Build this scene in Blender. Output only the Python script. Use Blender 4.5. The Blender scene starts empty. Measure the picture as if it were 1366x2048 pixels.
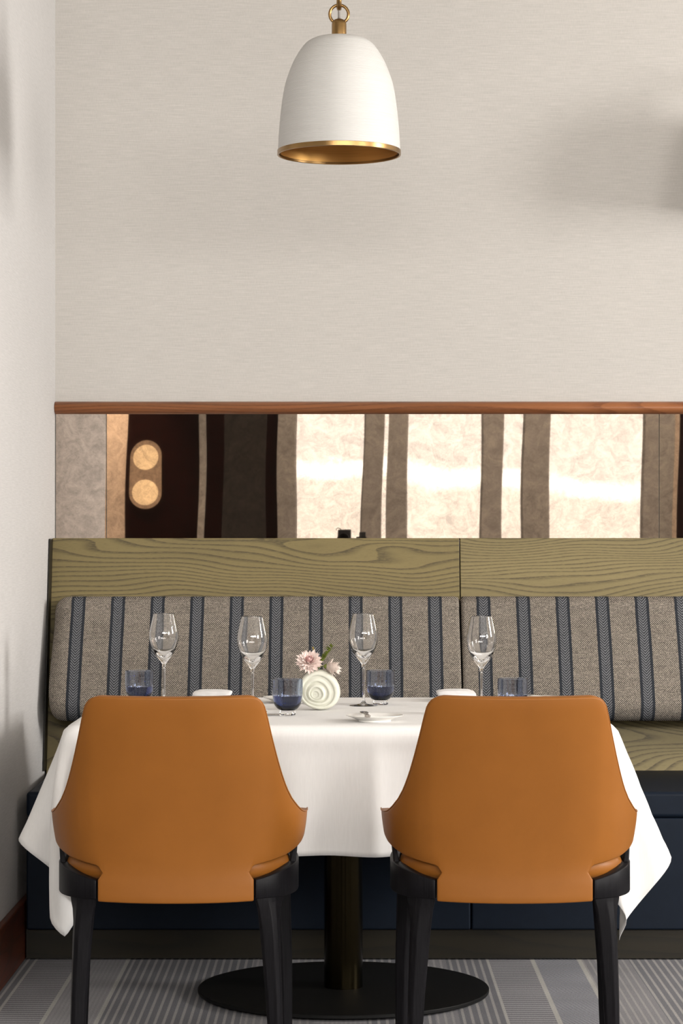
import bpy, bmesh, math, random
import numpy as np
from mathutils import Vector, Matrix
PI = math.pi
C = bpy.context.scene.collection
SC = bpy.context.scene

# ------------------------------------------------------------------ camera
HC = 1.194                      # lens height
F = 4835.0                      # focal length in pixels of the 1366 x 2048 frame (85 mm on 36 mm)
cd = bpy.data.cameras.new('camera'); cam = bpy.data.objects.new('camera', cd); C.objects.link(cam)
cam.location = (0, 0, HC); cam.rotation_euler = (PI/2, 0, 0)
cd.sensor_fit = 'VERTICAL'; cd.sensor_height = 36.0; cd.lens = 36.0*F/2048
cd.shift_x = -7/2048; cd.shift_y = 51/2048
cd.clip_start = 0.02; cd.clip_end = 2000
SC.camera = cam

# ------------------------------------------------------------------ world: a pale overcast sky with a bright bank low over the horizon
W = bpy.data.worlds.new('world'); SC.world = W; W.use_nodes = True
nt = W.node_tree; nt.nodes.clear()
wo = nt.nodes.new('ShaderNodeOutputWorld'); bg = nt.nodes.new('ShaderNodeBackground')
tc = nt.nodes.new('ShaderNodeTexCoord'); sx = nt.nodes.new('ShaderNodeSeparateXYZ')
nz = nt.nodes.new('ShaderNodeTexNoise'); nz.inputs['Scale'].default_value = 14; nz.inputs['Detail'].default_value = 3
ad = nt.nodes.new('ShaderNodeMath'); ad.operation = 'MULTIPLY_ADD'; ad.inputs[1].default_value = 0.030
rp = nt.nodes.new('ShaderNodeValToRGB')
nt.links.new(tc.outputs['Generated'], sx.inputs[0]); nt.links.new(tc.outputs['Generated'], nz.inputs['Vector'])
nt.links.new(nz.outputs['Fac'], ad.inputs[0])
tl = nt.nodes.new('ShaderNodeMath'); tl.operation = 'MULTIPLY_ADD'; tl.inputs[1].default_value = .07
nt.links.new(sx.outputs['X'], tl.inputs[0]); nt.links.new(sx.outputs['Z'], tl.inputs[2]); nt.links.new(tl.outputs[0], ad.inputs[2])
mr = nt.nodes.new('ShaderNodeMapRange'); mr.inputs[1].default_value = -0.2; mr.inputs[2].default_value = 0.3
nt.links.new(ad.outputs[0], mr.inputs[0]); nt.links.new(mr.outputs[0], rp.inputs[0])
def pos(z): return (z + 0.015 + 0.2)/0.5
SKY = 2.3
els = [(-.19, (.30, .28, .25)), (-.02, (.9, .84, .74)), (.0235, (1, .93, .84)), (.0275, (1.8, 1.7, 1.55)), (.0290, (1.8, 1.7, 1.55)),
       (.0325, (1, .94, .87)), (.10, (1, .95, .88)), (.28, (.95, .95, .95))]
cr = rp.color_ramp
while len(cr.elements) < len(els): cr.elements.new(0.5)
for e, (z, c) in zip(cr.elements, els): e.position = pos(z); e.color = (*c, 1)
nt.links.new(rp.outputs[0], bg.inputs[0]); bg.inputs[1].default_value = SKY
nt.links.new(bg.outputs[0], wo.inputs[0])

# ------------------------------------------------------------------ large area lights: daylight at the side window, plus two added fills
def area(name, loc, target, sx_, sy_, power, col):
    l = bpy.data.lights.new(name, 'AREA'); l.shape = 'RECTANGLE'; l.size = sx_; l.size_y = sy_
    l.energy = power; l.color = col
    o = bpy.data.objects.new(name, l); C.objects.link(o); o.location = loc
    d = Vector(target) - Vector(loc); o.rotation_euler = d.to_track_quat('-Z', 'Y').to_euler()
    return o
area('side_window_light', (5.92, 5.02, 2.30), (0, 6.34, 1.5), 1.1, 1.5, 295, (1, .965, .93))
area('front_side_fill_light', (5.92, .2, 2.15), (0, 6.6, 1.3), 2.4, 1.7, 300, (1, .965, .93))  # added fill from an unseen opening, gives chairs and lamp a side gradient
area('high_fill_light', (1.3, -2.95, 2.72), (0.2, 7.5, 1.5), 7.0, .75, 440, (1, .958, .91))  # added frontal fill, set above what the mirror shows

vs = SC.view_settings
SC.display_settings.display_device = 'sRGB'
vs.view_transform = 'Standard'; vs.look = 'None'; vs.exposure = 0.10; vs.gamma = 1.0; vs.use_curve_mapping = False

# ------------------------------------------------------------------ helpers
def tag(o, label=None, cat=None, group=None, kind=None):
    for k, v in (('label', label), ('category', cat), ('group', group), ('kind', kind)):
        if v: o[k] = v
    return o
def link(name, me, mat=None, parent=None, smooth=False):
    o = bpy.data.objects.new(name, me); C.objects.link(o)
    if mat is not None: me.materials.append(mat)
    if smooth:
        for p in me.polygons: p.use_smooth = True
    if parent is not None: o.parent = parent
    return o
def mesh(name, vs_, fs_, mat=None, parent=None, smooth=False):
    me = bpy.data.meshes.new(name); me.from_pydata([tuple(v) for v in vs_], [], fs_); me.validate(); me.update()
    bm = bmesh.new(); bm.from_mesh(me); bmesh.ops.delete(bm, geom=[v for v in bm.verts if not v.link_faces], context='VERTS'); bmesh.ops.recalc_face_normals(bm, faces=bm.faces); bm.to_mesh(me); bm.free()
    return link(name, me, mat, parent, smooth)
def empty(name, loc, label, cat, group=None, rz=0):
    o = bpy.data.objects.new(name, None); C.objects.link(o); o.location = loc; o.rotation_euler[2] = rz
    o.empty_display_size = .05
    return tag(o, label, cat, group)
def bev(o, w, seg=2, angle=40):
    m = o.modifiers.new('bevel', 'BEVEL'); m.width = w; m.segments = seg; m.limit_method = 'ANGLE'; m.angle_limit = math.radians(angle)
    for p in o.data.polygons: p.use_smooth = True
    m.harden_normals = True
    return o
def sub(o, n=2):
    m = o.modifiers.new('subsurf', 'SUBSURF'); m.levels = n; m.render_levels = n
    for p in o.data.polygons: p.use_smooth = True
    return o
def box(name, a, b, mat, parent=None, bevel=0, seg=2):
    (x0, y0, z0), (x1, y1, z1) = a, b
    v = [(x, y, z) for z in (z0, z1) for y in (y0, y1) for x in (x0, x1)]
    f = [(0, 2, 3, 1), (4, 5, 7, 6), (0, 1, 5, 4), (1, 3, 7, 5), (3, 2, 6, 7), (2, 0, 4, 6)]
    o = mesh(name, v, f, mat, parent)
    if bevel: bev(o, bevel, seg)
    return o
def lathe_vf(prof, n=48, sxy=(1, 1)):
    vs_, fs_ = [], []
    rows = []
    for r, z in prof:
        if r < 1e-6:
            rows.append([len(vs_)]); vs_.append((0, 0, z))
        else:
            rows.append(list(range(len(vs_), len(vs_)+n)))
            vs_ += [(r*sxy[0]*math.cos(2*PI*i/n), r*sxy[1]*math.sin(2*PI*i/n), z) for i in range(n)]
    for A, B in zip(rows, rows[1:]):
        for i in range(n):
            j = (i+1) % n
            if len(A) == 1 and len(B) == 1: continue
            if len(A) == 1: fs_.append((A[0], B[i], B[j]))
            elif len(B) == 1: fs_.append((A[i], B[0], A[j]))
            else: fs_.append((A[i], A[j], B[j], B[i]))
    return vs_, fs_
def lathe(name, prof, mat, parent=None, n=48, smooth=True, loc=(0, 0, 0)):
    v, f = lathe_vf(prof, n)
    o = mesh(name, [(x+loc[0], y+loc[1], z+loc[2]) for x, y, z in v], f, mat, parent, True)
    o.data.set_sharp_from_angle(angle=math.radians(32))
    return o
def spline(pts, n=8):
    """Catmull-Rom through 2-D/3-D points"""
    P = [np.array(p, float) for p in pts]; P = [2*P[0]-P[1]] + P + [2*P[-1]-P[-2]]
    out = []
    for i in range(1, len(P)-2):
        for k in range(n):
            t = k/n
            out.append(.5*((2*P[i]) + (-P[i-1]+P[i+1])*t + (2*P[i-1]-5*P[i]+4*P[i+1]-P[i+2])*t*t + (-P[i-1]+3*P[i]-3*P[i+1]+P[i+2])*t**3))
    out.append(P[-2]); return [tuple(p) for p in out]
def tube(name, pts, r, mat, parent=None, n=10, closed=False, flat=1.0):
    pts = [Vector(p) for p in pts]; vs_, fs_ = [], []
    m = len(pts); ref = None
    for i, p in enumerate(pts):
        a = pts[(i-1) % m] if (closed or i > 0) else p
        b = pts[(i+1) % m] if (closed or i < m-1) else p
        t = (b-a).normalized()
        if ref is None:
            ref = Vector((0, 0, 1)) if abs(t.z) < .9 else Vector((1, 0, 0))
        s = (ref - t*ref.dot(t)).normalized(); ref = s; q = t.cross(s)
        rr = r[i] if isinstance(r, (list, tuple)) else r
        for k in range(n):
            an = 2*PI*k/n
            vs_.append(p + s*math.cos(an)*rr + q*math.sin(an)*rr*flat)
    for i in range(m if closed else m-1):
        j = (i+1) % m
        for k in range(n):
            l = (k+1) % n
            fs_.append((i*n+k, i*n+l, j*n+l, j*n+k))
    if not closed: fs_ += [tuple(range(n))[::-1], tuple((m-1)*n+k for k in range(n))]
    return mesh(name, vs_, fs_, mat, parent, True)
def copy_tree(o, parent=None):
    c = o.copy(); C.objects.link(c)
    if parent is not None: c.parent = parent
    for ch in list(o.children): copy_tree(ch, c)
    return c

# ------------------------------------------------------------------ materials
class N:
    """small node-expression helper"""
    def __init__(s, name):
        s.m = bpy.data.materials.new(name); s.m.use_nodes = True; s.t = s.m.node_tree
        s.t.nodes.clear(); s.out = s.t.nodes.new('ShaderNodeOutputMaterial')
    def n(s, kind, **kw):
        x = s.t.nodes.new(kind)
        for k, v in kw.items(): setattr(x, k, v)
        return x
    def put(s, sock, v):
        if hasattr(v, 'is_output'): s.t.links.new(v, sock)
        elif isinstance(v, (tuple, list)) and len(v) == 3 and sock.type == 'RGBA': sock.default_value = (*v, 1)
        else: sock.default_value = v
    def math(s, op, a, b=0.0, c=0.0, clamp=False):
        x = s.n('ShaderNodeMath', operation=op, use_clamp=clamp)
        for i, v in enumerate((a, b, c)): s.put(x.inputs[i], v)
        return x.outputs[0]
    def coord(s, kind='Object'):
        return s.n('ShaderNodeTexCoord').outputs[kind]
    def xyz(s, v):
        x = s.n('ShaderNodeSeparateXYZ'); s.put(x.inputs[0], v); return x.outputs
    def scale(s, v, sc, loc=(0, 0, 0)):
        x = s.n('ShaderNodeMapping'); s.put(x.inputs['Vector'], v); x.inputs['Scale'].default_value = sc; x.inputs['Location'].default_value = loc
        return x.outputs[0]
    def noise(s, v, sc=1.0, detail=3, rough=.5, dist=0):
        x = s.n('ShaderNodeTexNoise'); s.put(x.inputs['Vector'], v); x.inputs['Scale'].default_value = sc
        x.inputs['Detail'].default_value = detail; x.inputs['Roughness'].default_value = rough; x.inputs['Distortion'].default_value = dist
        return x.outputs['Fac']
    def rng(s, v, a, b, c=0.0, d=1.0, smooth=False):
        x = s.n('ShaderNodeMapRange'); x.interpolation_type = 'SMOOTHSTEP' if smooth else 'LINEAR'
        s.put(x.inputs[0], v)
        for i, k in enumerate((a, b, c, d)): x.inputs[i+1].default_value = k
        return x.outputs[0]
    def mix(s, f, a, b):
        x = s.n('ShaderNodeMix', data_type='RGBA')
        s.put(x.inputs[0], f); s.put(x.inputs[6], a); s.put(x.inputs[7], b); return x.outputs[2]
    def bump(s, h, strength=.3, dist=.001):
        x = s.n('ShaderNodeBump'); x.inputs['Strength'].default_value = strength; x.inputs['Distance'].default_value = dist
        s.put(x.inputs['Height'], h); return x.outputs[0]
    def bsdf(s, color, rough=.5, metal=0.0, normal=None, **kw):
        x = s.n('ShaderNodeBsdfPrincipled'); s.put(x.inputs['Base Color'], color); s.put(x.inputs['Roughness'], rough); s.put(x.inputs['Metallic'], metal)
        if normal is not None: s.put(x.inputs['Normal'], normal)
        for k, v in kw.items(): s.put(x.inputs[k.replace('_', ' ')], v)
        s.t.links.new(x.outputs[0], s.out.inputs[0]); return s.m

def m_wallpaper(name, col):
    k = N(name); c = k.coord(); x, y, z = k.xyz(c)
    u = k.math('ADD', x, y)
    cb = k.n('ShaderNodeCombineXYZ'); k.put(cb.inputs[0], u); k.put(cb.inputs[2], z); v = cb.outputs[0]
    a = k.noise(k.scale(v, (14, 1, 330)), 1, 3, .6)           # long horizontal slubs
    b = k.noise(k.scale(v, (420, 1, 60)), 1, 2, .6)           # fine upright yarns
    d = k.noise(k.scale(v, (1.3, 1, 1.3)), 1, 2)
    h = k.math('ADD', k.math('MULTIPLY', k.rng(a, .3, .7), .62), k.math('MULTIPLY', k.rng(b, .3, .7), .38))
    f = k.math('ADD', k.rng(h, .15, .85, .90, 1.06), k.rng(d, .3, .7, -.02, .02))
    hs = k.n('ShaderNodeMix', data_type='RGBA', blend_type='MULTIPLY'); hs.inputs[0].default_value = 1
    k.put(hs.inputs[6], col); k.put(hs.inputs[7], f)
    return k.bsdf(hs.outputs[2], .85, normal=k.bump(h, .25, .0006), Specular_IOR_Level=.2)
def m_wood(name, light, dark, rings=13, seed=0.0, rough=.5, axis='x', stretch=.75, amp=.85):
    k = N(name); c = k.coord()
    if axis == 'y': x, y, z = k.xyz(c); cb = k.n('ShaderNodeCombineXYZ'); k.put(cb.inputs[0], y); k.put(cb.inputs[1], x); k.put(cb.inputs[2], z); c = cb.outputs[0]
    x, y, z = k.xyz(c)
    n = k.noise(k.scale(c, (stretch, 2, 3.1), (seed, seed*.7, seed*.3)), 1, 2, .45, .25)
    wob = k.noise(k.scale(c, (6, 6, 60), (seed, 0, 0)), 1, 2)
    ph = k.math('ADD', k.math('MULTIPLY', z, rings), k.math('ADD', k.math('MULTIPLY', n, rings*amp), k.math('MULTIPLY', wob, .28)))
    fr = k.math('FRACT', ph)
    pores = k.noise(k.scale(c, (55, 55, 900)), 1, 2, .7)
    line = k.math('MULTIPLY', k.rng(fr, .45, .93, 0, 1, True), k.rng(fr, .93, 1.0, 1, 0, True))
    line = k.math('MULTIPLY', line, k.rng(pores, .36, .52, 0, 1))
    tone = k.noise(k.scale(c, (1.5, 1, 8), (seed, 0, 0)), 1, 3)
    base = k.mix(k.rng(tone, .3, .7), tuple(v*.86 for v in light), tuple(v*1.12 for v in light))
    fine = k.math('MULTIPLY', k.rng(pores, .3, .46, 1, 0), .28)
    col = k.mix(k.math('ADD', k.math('MULTIPLY', line, .8), fine, clamp=True), base, dark)
    return k.bsdf(col, rough, normal=k.bump(line, -.25, .0008), Specular_IOR_Level=.3)
def m_plain(name, col, rough=.5, metal=0, spec=.5, grain=None, **kw):
    k = N(name); nrm = None
    n = k.noise(k.scale(k.coord(), grain or (40, 40, 40)), 1, 3)
    f = k.rng(n, .3, .7, .93, 1.07)
    hs = k.n('ShaderNodeMix', data_type='RGBA', blend_type='MULTIPLY'); hs.inputs[0].default_value = 1
    k.put(hs.inputs[6], col); k.put(hs.inputs[7], f)
    return k.bsdf(hs.outputs[2], rough, metal, Specular_IOR_Level=spec, **kw)

M = {}
M['paper'] = m_wallpaper('woven wallpaper', (.462, .440, .412))
M['paper_side'] = m_wallpaper('woven wallpaper on the side wall', (.485, .472, .460))
M['plaster'] = m_plain('ceiling plaster', (.72, .69, .64), .9)
M['ash'] = m_wood('olive stained ash', (.170, .132, .053), (.034, .025, .011), 46, 3.3)
M['ash2'] = m_wood('olive stained ash, second board', (.185, .146, .064), (.036, .027, .012), 44, 8.1)
M['ash_dark'] = m_wood('dark stained ash plinth', (.013, .0098, .004), (.006, .0045, .002), 9, 1.2)
M['mahogany'] = m_wood('red brown hardwood', (.30, .115, .045), (.15, .050, .02), 40, 5.0, .35, 'x', .5)
M['mahogany_y'] = m_wood('red brown hardwood skirting', (.085, .018, .005), (.03, .007, .002), 30, 2.0, .4, 'y', .5)
M['door'] = m_plain('dark mahogany panelling', (.012, .0018, .0008), .4, 0, .15)
M['charcoal_panel'] = m_plain('charcoal panel', (.030, .024, .018), .35)
M['stone'] = m_plain('taupe column plaster', (.37, .33, .28), .8, grain=(12, 12, 12))
M['cream'] = m_plain('cream pilaster plaster', (.68, .52, .38), .8)
M['navy'] = m_plain('navy leatherette', (.0050, .0090, .0170), .5, 0, .13)
M['blackash'] = None
M['white_ceramic'] = m_plain('white glazed china', (.80, .785, .75), .18)
M['vase'] = m_plain('matt ivory ceramic', (.60, .60, .515), .5)
M['napkin'] = m_plain('white linen napkin', (.80, .79, .79), .85)
M['brass'] = m_plain('brushed brass', (.31, .19, .078), .28, 1.0, grain=(8, 8, 500))
M['brass_in'] = m_plain('brass lining', (.60, .34, .11), .42, 1.0, grain=(8, 8, 300))
M['bronze'] = m_plain('dark bronze column', (.020, .0155, .0075), .20, 1.0)
M['blackmetal'] = m_plain('black powder-coated steel', (.003, .003, .003), .5, 0, .2)
M['steel'] = m_plain('polished cutlery steel', (.62, .59, .56), .16, 1.0)
M['cord'] = m_plain('grey flex', (.25, .23, .21), .6)
M['rubber'] = m_plain('black rubber', (.01, .01, .01), .7)
M['petal'] = m_plain('pale blush petal', (.83, .70, .65), .6)
M['petal_in'] = m_plain('pink floret', (.82, .54, .51), .6)
M['petal_white'] = m_plain('cream blush petal', (.80, .70, .64), .6)
M['leaf'] = m_plain('green leaf', (.16, .20, .03), .5)
M['sprig'] = m_plain('yellow green sprig', (.24, .24, .04), .6)
M['bud'] = m_plain('ochre bud', (.40, .25, .03), .6)

def m_blackash():
    k = N('black stained ash'); c = k.coord()
    n = k.noise(k.scale(c, (420, 420, 9)), 1, 3, .6)
    col = k.mix(k.rng(n, .35, .65), (.0025, .0022, .003), (.007, .0065, .008))
    return k.bsdf(col, .45, normal=k.bump(n, .25, .0006), Specular_IOR_Level=.13)
M['blackash'] = m_blackash()
def m_leather():
    k = N('tan leather'); c = k.coord()
    v = k.n('ShaderNodeTexVoronoi'); k.put(v.inputs['Vector'], c); v.inputs['Scale'].default_value = 900
    n = k.noise(c, 7, 3)
    col = k.mix(k.rng(n, .3, .7), (.225, .079, .0112), (.248, .088, .013))
    return k.bsdf(col, .46, normal=k.bump(v.outputs['Distance'], .10, .0004), Specular_IOR_Level=.22)
M['leather'] = m_leather()
def m_linen():
    k = N('white table linen'); c = k.coord(); x, y, z = k.xyz(c)
    n = k.noise(k.scale(c, (300, 300, 24)), 1, 2, .6); d = k.noise(c, 3, 2)
    col = k.mix(k.rng(n, .3, .7), (.85, .84, .825), (.89, .88, .865))
    x = k.n('ShaderNodeBsdfPrincipled'); k.put(x.inputs['Base Color'], col); x.inputs['Roughness'].default_value = .9
    x.inputs['Specular IOR Level'].default_value = .1
    k.put(x.inputs['Normal'], k.bump(n, .12, .0005))
    tr = k.n('ShaderNodeBsdfTranslucent'); k.put(tr.inputs[0], (.8, .77, .72))
    ms = k.n('ShaderNodeMixShader'); ms.inputs[0].default_value = .12
    k.t.links.new(x.outputs[0], ms.inputs[1]); k.t.links.new(tr.outputs[0], ms.inputs[2]); k.t.links.new(ms.outputs[0], k.out.inputs[0])
    return k.m
M['linen'] = m_linen()
def m_shade():
    k = N('white ribbed lamp shade'); c = k.coord(); x, y, z = k.xyz(c)
    s = k.math('SINE', k.math('MULTIPLY', z, 2*PI/.0036)); n = k.noise(k.scale(c, (6, 6, 600)), 1, 2)
    h = k.math('ADD', s, k.math('MULTIPLY', n, 1.5))
    col = k.mix(k.rng(n, .3, .7), (.52, .51, .49), (.56, .55, .53))
    return k.bsdf(col, .55, normal=k.bump(h, .3, .0006), Specular_IOR_Level=.3)
M['shade'] = m_shade()
def m_stripe(name, x0, pitch, half=.0215):
    """tweed upholstery with herringbone stripes; x0 is a stripe centre, pitch their spacing (metres along the cushion)"""
    k = N(name); c = k.coord(); x, y, z = k.xyz(c)
    slub = k.noise(k.scale(c, (45, 45, 420)), 1, 3, .6)
    t = k.math('FRACT', k.math('ADD', k.math('DIVIDE', k.math('SUBTRACT', x, x0), pitch), .5))
    du = k.math('ABSOLUTE', k.math('MULTIPLY', k.math('SUBTRACT', t, .5), pitch))
    w1 = k.math('SINE', k.math('MULTIPLY', x, 2*PI/.0062)); w2 = k.math('SINE', k.math('MULTIPLY', z, 2*PI/.0062))
    chk = k.math('MULTIPLY', w1, w2)
    n = k.noise(k.scale(c, (330, 330, 330)), 1, 1)
    big = k.noise(k.scale(c, (9, 9, 60)), 1, 3, .6)
    dots = k.rng(k.math('ADD', chk, k.math('MULTIPLY', k.math('SUBTRACT', n, .5), 2.2)), -.35, .55, 0, 1, True)
    lightc = k.mix(k.rng(slub, .35, .65), (.255, .222, .184), (.40, .348, .285))
    tweed = k.mix(dots, k.mix(k.rng(big, .35, .65), (.040, .035, .032), (.082, .072, .063)), lightc)
    hb = k.math('SINE', k.math('MULTIPLY', k.math('SUBTRACT', z, k.math('MULTIPLY', du, 1.05)), 2*PI/.0080))
    herr = k.mix(k.rng(k.math('ADD', hb, k.math('MULTIPLY', k.math('SUBTRACT', n, .5), 1.6)), -.4, .7, 0, 1, True), (.026, .027, .031), (.165, .168, .178))
    edge = k.mix(dots, (.016, .018, .022), (.038, .042, .050))
    wv = k.math('MULTIPLY', k.math('SUBTRACT', n, .5), .0016); du2 = k.math('ADD', du, wv)
    band = k.mix(k.math('GREATER_THAN', du2, half*.62), herr, edge)
    col = k.mix(k.math('GREATER_THAN', du2, half), band, tweed)
    return k.bsdf(col, .92, normal=k.bump(k.math('ADD', chk, n), .35, .0012), Specular_IOR_Level=.1)
def m_carpet():
    k = N('striped flatweave carpet'); c = k.coord(); x, y, z = k.xyz(c)
    per = 1.275
    t = k.math('MULTIPLY', k.math('FRACT', k.math('DIVIDE', k.math('ADD', x, .876+per), per)), per)   # metres across one repeat, from the line at x=-.876
    def win(a, b): return k.math('MULTIPLY', k.math('GREATER_THAN', t, a), k.math('LESS_THAN', t, b))
    n = k.noise(k.scale(c, (260, 260, 260)), 1, 2, .7); big = k.noise(c, 5, 3)
    rowv = k.math('SINE', k.math('MULTIPLY', y, 2*PI/.026)); rowf = k.math('SINE', k.math('MULTIPLY', y, 2*PI/.011))
    colf = k.math('SINE', k.math('MULTIPLY', x, 2*PI/.0115))
    dash = k.math('SINE', k.math('ADD', k.math('MULTIPLY', y, 2*PI/.018), k.math('MULTIPLY', k.math('GREATER_THAN', colf, 0), PI)))
    grey, mid, dark, pale = (.30, .292, .30), (.225, .22, .23), (.165, .164, .178), (.42, .405, .38)
    ground = k.mix(k.rng(k.math('ADD', rowf, k.math('MULTIPLY', colf, .6)), -1, 1), mid, grey)
    woven = k.mix(k.rng(k.math('ADD', rowv, k.math('MULTIPLY', n, .8)), -.3, .9), dark, grey)                 # cross ribs
    speck = k.mix(k.rng(dash, -.2, .6), (.145, .15, .172), (.36, .36, .375))                               # dashed weave
    s20 = k.math('SINE', k.math('MULTIPLY', t, 2*PI/.0212))
    bead = k.mix(k.rng(s20, .2, .75), dark, k.mix(k.rng(rowf, -.6, .4), (.24, .235, .232), (.40, .388, .37)))  # beaded pinstripes
    thin = k.mix(k.rng(k.math('SINE', k.math('MULTIPLY', t, 2*PI/.019)), .3, .8), mid, (.31, .30, .295))
    col = ground
    for a, b, cc in ((.0, .128, woven), (.128, .262, ground), (.262, .62, bead), (.62, .80, thin), (.80, 1.03, ground), (1.03, 1.16, thin), (1.16, per, bead)):
        col = k.mix(win(a, b), col, cc)
    col2 = col
    # the band right of the table
    col2 = k.mix(win(.93, 1.10), col2, bead)
    col2 = k.mix(k.math('MULTIPLY', k.math('GREATER_THAN', x, .53), k.math('LESS_THAN', x, .66)), col2, speck)
    col2 = k.mix(k.math('MULTIPLY', k.math('GREATER_THAN', x, .665), k.math('LESS_THAN', x, .80)), col2, thin)
    col2 = k.mix(k.math('GREATER_THAN', x, .80), col2, bead)
    for a in (.0, .128, .262):
        col2 = k.mix(k.math('MULTIPLY', win(max(0, a-.004), a+.007), .8), col2, pale)
    for a in (.53, .66):
        col2 = k.mix(k.math('MULTIPLY', k.math('MULTIPLY', k.math('GREATER_THAN', x, a-.005), k.math('LESS_THAN', x, a+.006)), .8), col2, pale)
    f = k.math('MULTIPLY', k.rng(n, .25, .75, .72, 1.25), k.rng(big, .3, .7, .92, 1.06))
    hs = k.n('ShaderNodeMix', data_type='RGBA', blend_type='MULTIPLY'); hs.inputs[0].default_value = 1
    k.put(hs.inputs[6], col2); k.put(hs.inputs[7], f)
    return k.bsdf(hs.outputs[2], .95, normal=k.bump(k.math('ADD', n, k.math('MULTIPLY', rowf, .3)), .5, .002), Specular_IOR_Level=.1)
M['carpet'] = m_carpet()
def m_mirror():
    k = N('antiqued bronze mirror'); c = k.coord()
    a = k.noise(k.scale(c, (17, 17, 17)), 1, 6, .62, 1.6); b = k.noise(k.scale(c, (55, 55, 55), (3, 1, 7)), 1, 3, .5, 2.2)
    f = k.math('ADD', k.math('MULTIPLY', a, .7), k.math('MULTIPLY', b, .3))
    tint = k.mix(k.rng(f, .34, .64), (.37, .315, .275), (.61, .52, .445))
    g = k.n('ShaderNodeBsdfGlossy'); k.put(g.inputs['Color'], tint); g.inputs['Roughness'].default_value = .012
    d = k.n('ShaderNodeBsdfDiffuse'); k.put(d.inputs['Color'], (.30, .24, .19))
    ms = k.n('ShaderNodeMixShader'); k.put(ms.inputs[0], k.rng(f, .3, .65, .012, .003))
    k.t.links.new(g.outputs[0], ms.inputs[1]); k.t.links.new(d.outputs[0], ms.inputs[2]); k.t.links.new(ms.outputs[0], k.out.inputs[0])
    return k.m
M['mirror'] = m_mirror()
def m_glass(name, col, density=0.0, rough=0.0, ior=1.5):
    k = N(name); g = k.n('ShaderNodeBsdfGlass'); k.put(g.inputs['Color'], (1, 1, 1)); g.inputs['Roughness'].default_value = rough; g.inputs['IOR'].default_value = ior
    k.t.links.new(g.outputs[0], k.out.inputs[0])
    if density:
        v = k.n('ShaderNodeVolumeAbsorption'); k.put(v.inputs['Color'], col); v.inputs['Density'].default_value = density
        k.t.links.new(v.outputs[0], k.out.inputs['Volume'])
    return k.m
M['glass'] = m_glass('clear crystal', (1, 1, 1))
M['blueglass'] = m_glass('smoky blue glass', (.20, .34, .61), 300)
M['bluewater'] = m_glass('deep blue filling', (.10, .27, .66), 58, 0, 1.4)
def m_pane():
    k = N('window pane'); t = k.n('ShaderNodeBsdfTransparent'); g = k.n('ShaderNodeBsdfGlossy'); g.inputs['Roughness'].default_value = .01
    fr = k.n('ShaderNodeFresnel'); fr.inputs[0].default_value = 1.45; ms = k.n('ShaderNodeMixShader')
    k.t.links.new(fr.outputs[0], ms.inputs[0]); k.t.links.new(t.outputs[0], ms.inputs[1]); k.t.links.new(g.outputs[0], ms.inputs[2]); k.t.links.new(ms.outputs[0], k.out.inputs[0])
    return k.m
M['pane'] = m_pane()
def m_emit(name, col, s):
    k = N(name); e = k.n('ShaderNodeEmission'); n = k.noise(k.coord(), 14, 3)
    k.put(e.inputs[0], k.mix(k.rng(n, .3, .7), tuple(v*.85 for v in col), col)); e.inputs[1].default_value = s
    k.t.links.new(e.outputs[0], k.out.inputs[0]); return k.m
M['lens_glow'] = m_emit('lit lamp diffuser', (1, .68, .36), 1.7)
M['plate_glow'] = m_emit('lit lamp back plate', (1, .62, .36), .55)

# ------------------------------------------------------------------ the room
XL = -.925; YB = 7.72; ZC = 3.25; XR = 6.0; YR = -3.0; NIB = 6.08
def struct(o): o['kind'] = 'structure'; return o
fl = struct(mesh('floor', [(-4, YR-.3, 0), (XR+.2, YR-.3, 0), (XR+.2, YB+.2, 0), (-4, YB+.2, 0), (-4, YR-.3, -.05), (XR+.2, YR-.3, -.05), (XR+.2, YB+.2, -.05), (-4, YB+.2, -.05)],
     [(0, 1, 2, 3), (7, 6, 5, 4), (0, 4, 5, 1), (1, 5, 6, 2), (2, 6, 7, 3), (3, 7, 4, 0)], M['carpet']))
struct(box('ceiling', (-4, YR-.2, ZC), (XR+.2, YB+.2, ZC+.1), M['plaster']))
struct(box('wall_back', (XL, YB, 0), (XR+.2, YB+.15, ZC), M['paper']))
struct(box('wall_left', (-4, NIB, 0), (XL, YB+.15, ZC), M['paper_side']))
struct(box('wall_far_left', (-4.15, YR-.2, 0), (-4, NIB, ZC), M['paper_side']))
bb = struct(box('baseboard_left', (XL, NIB, 0), (XL+.02, 7.0, .165), M['mahogany_y'], bevel=.004))
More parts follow.
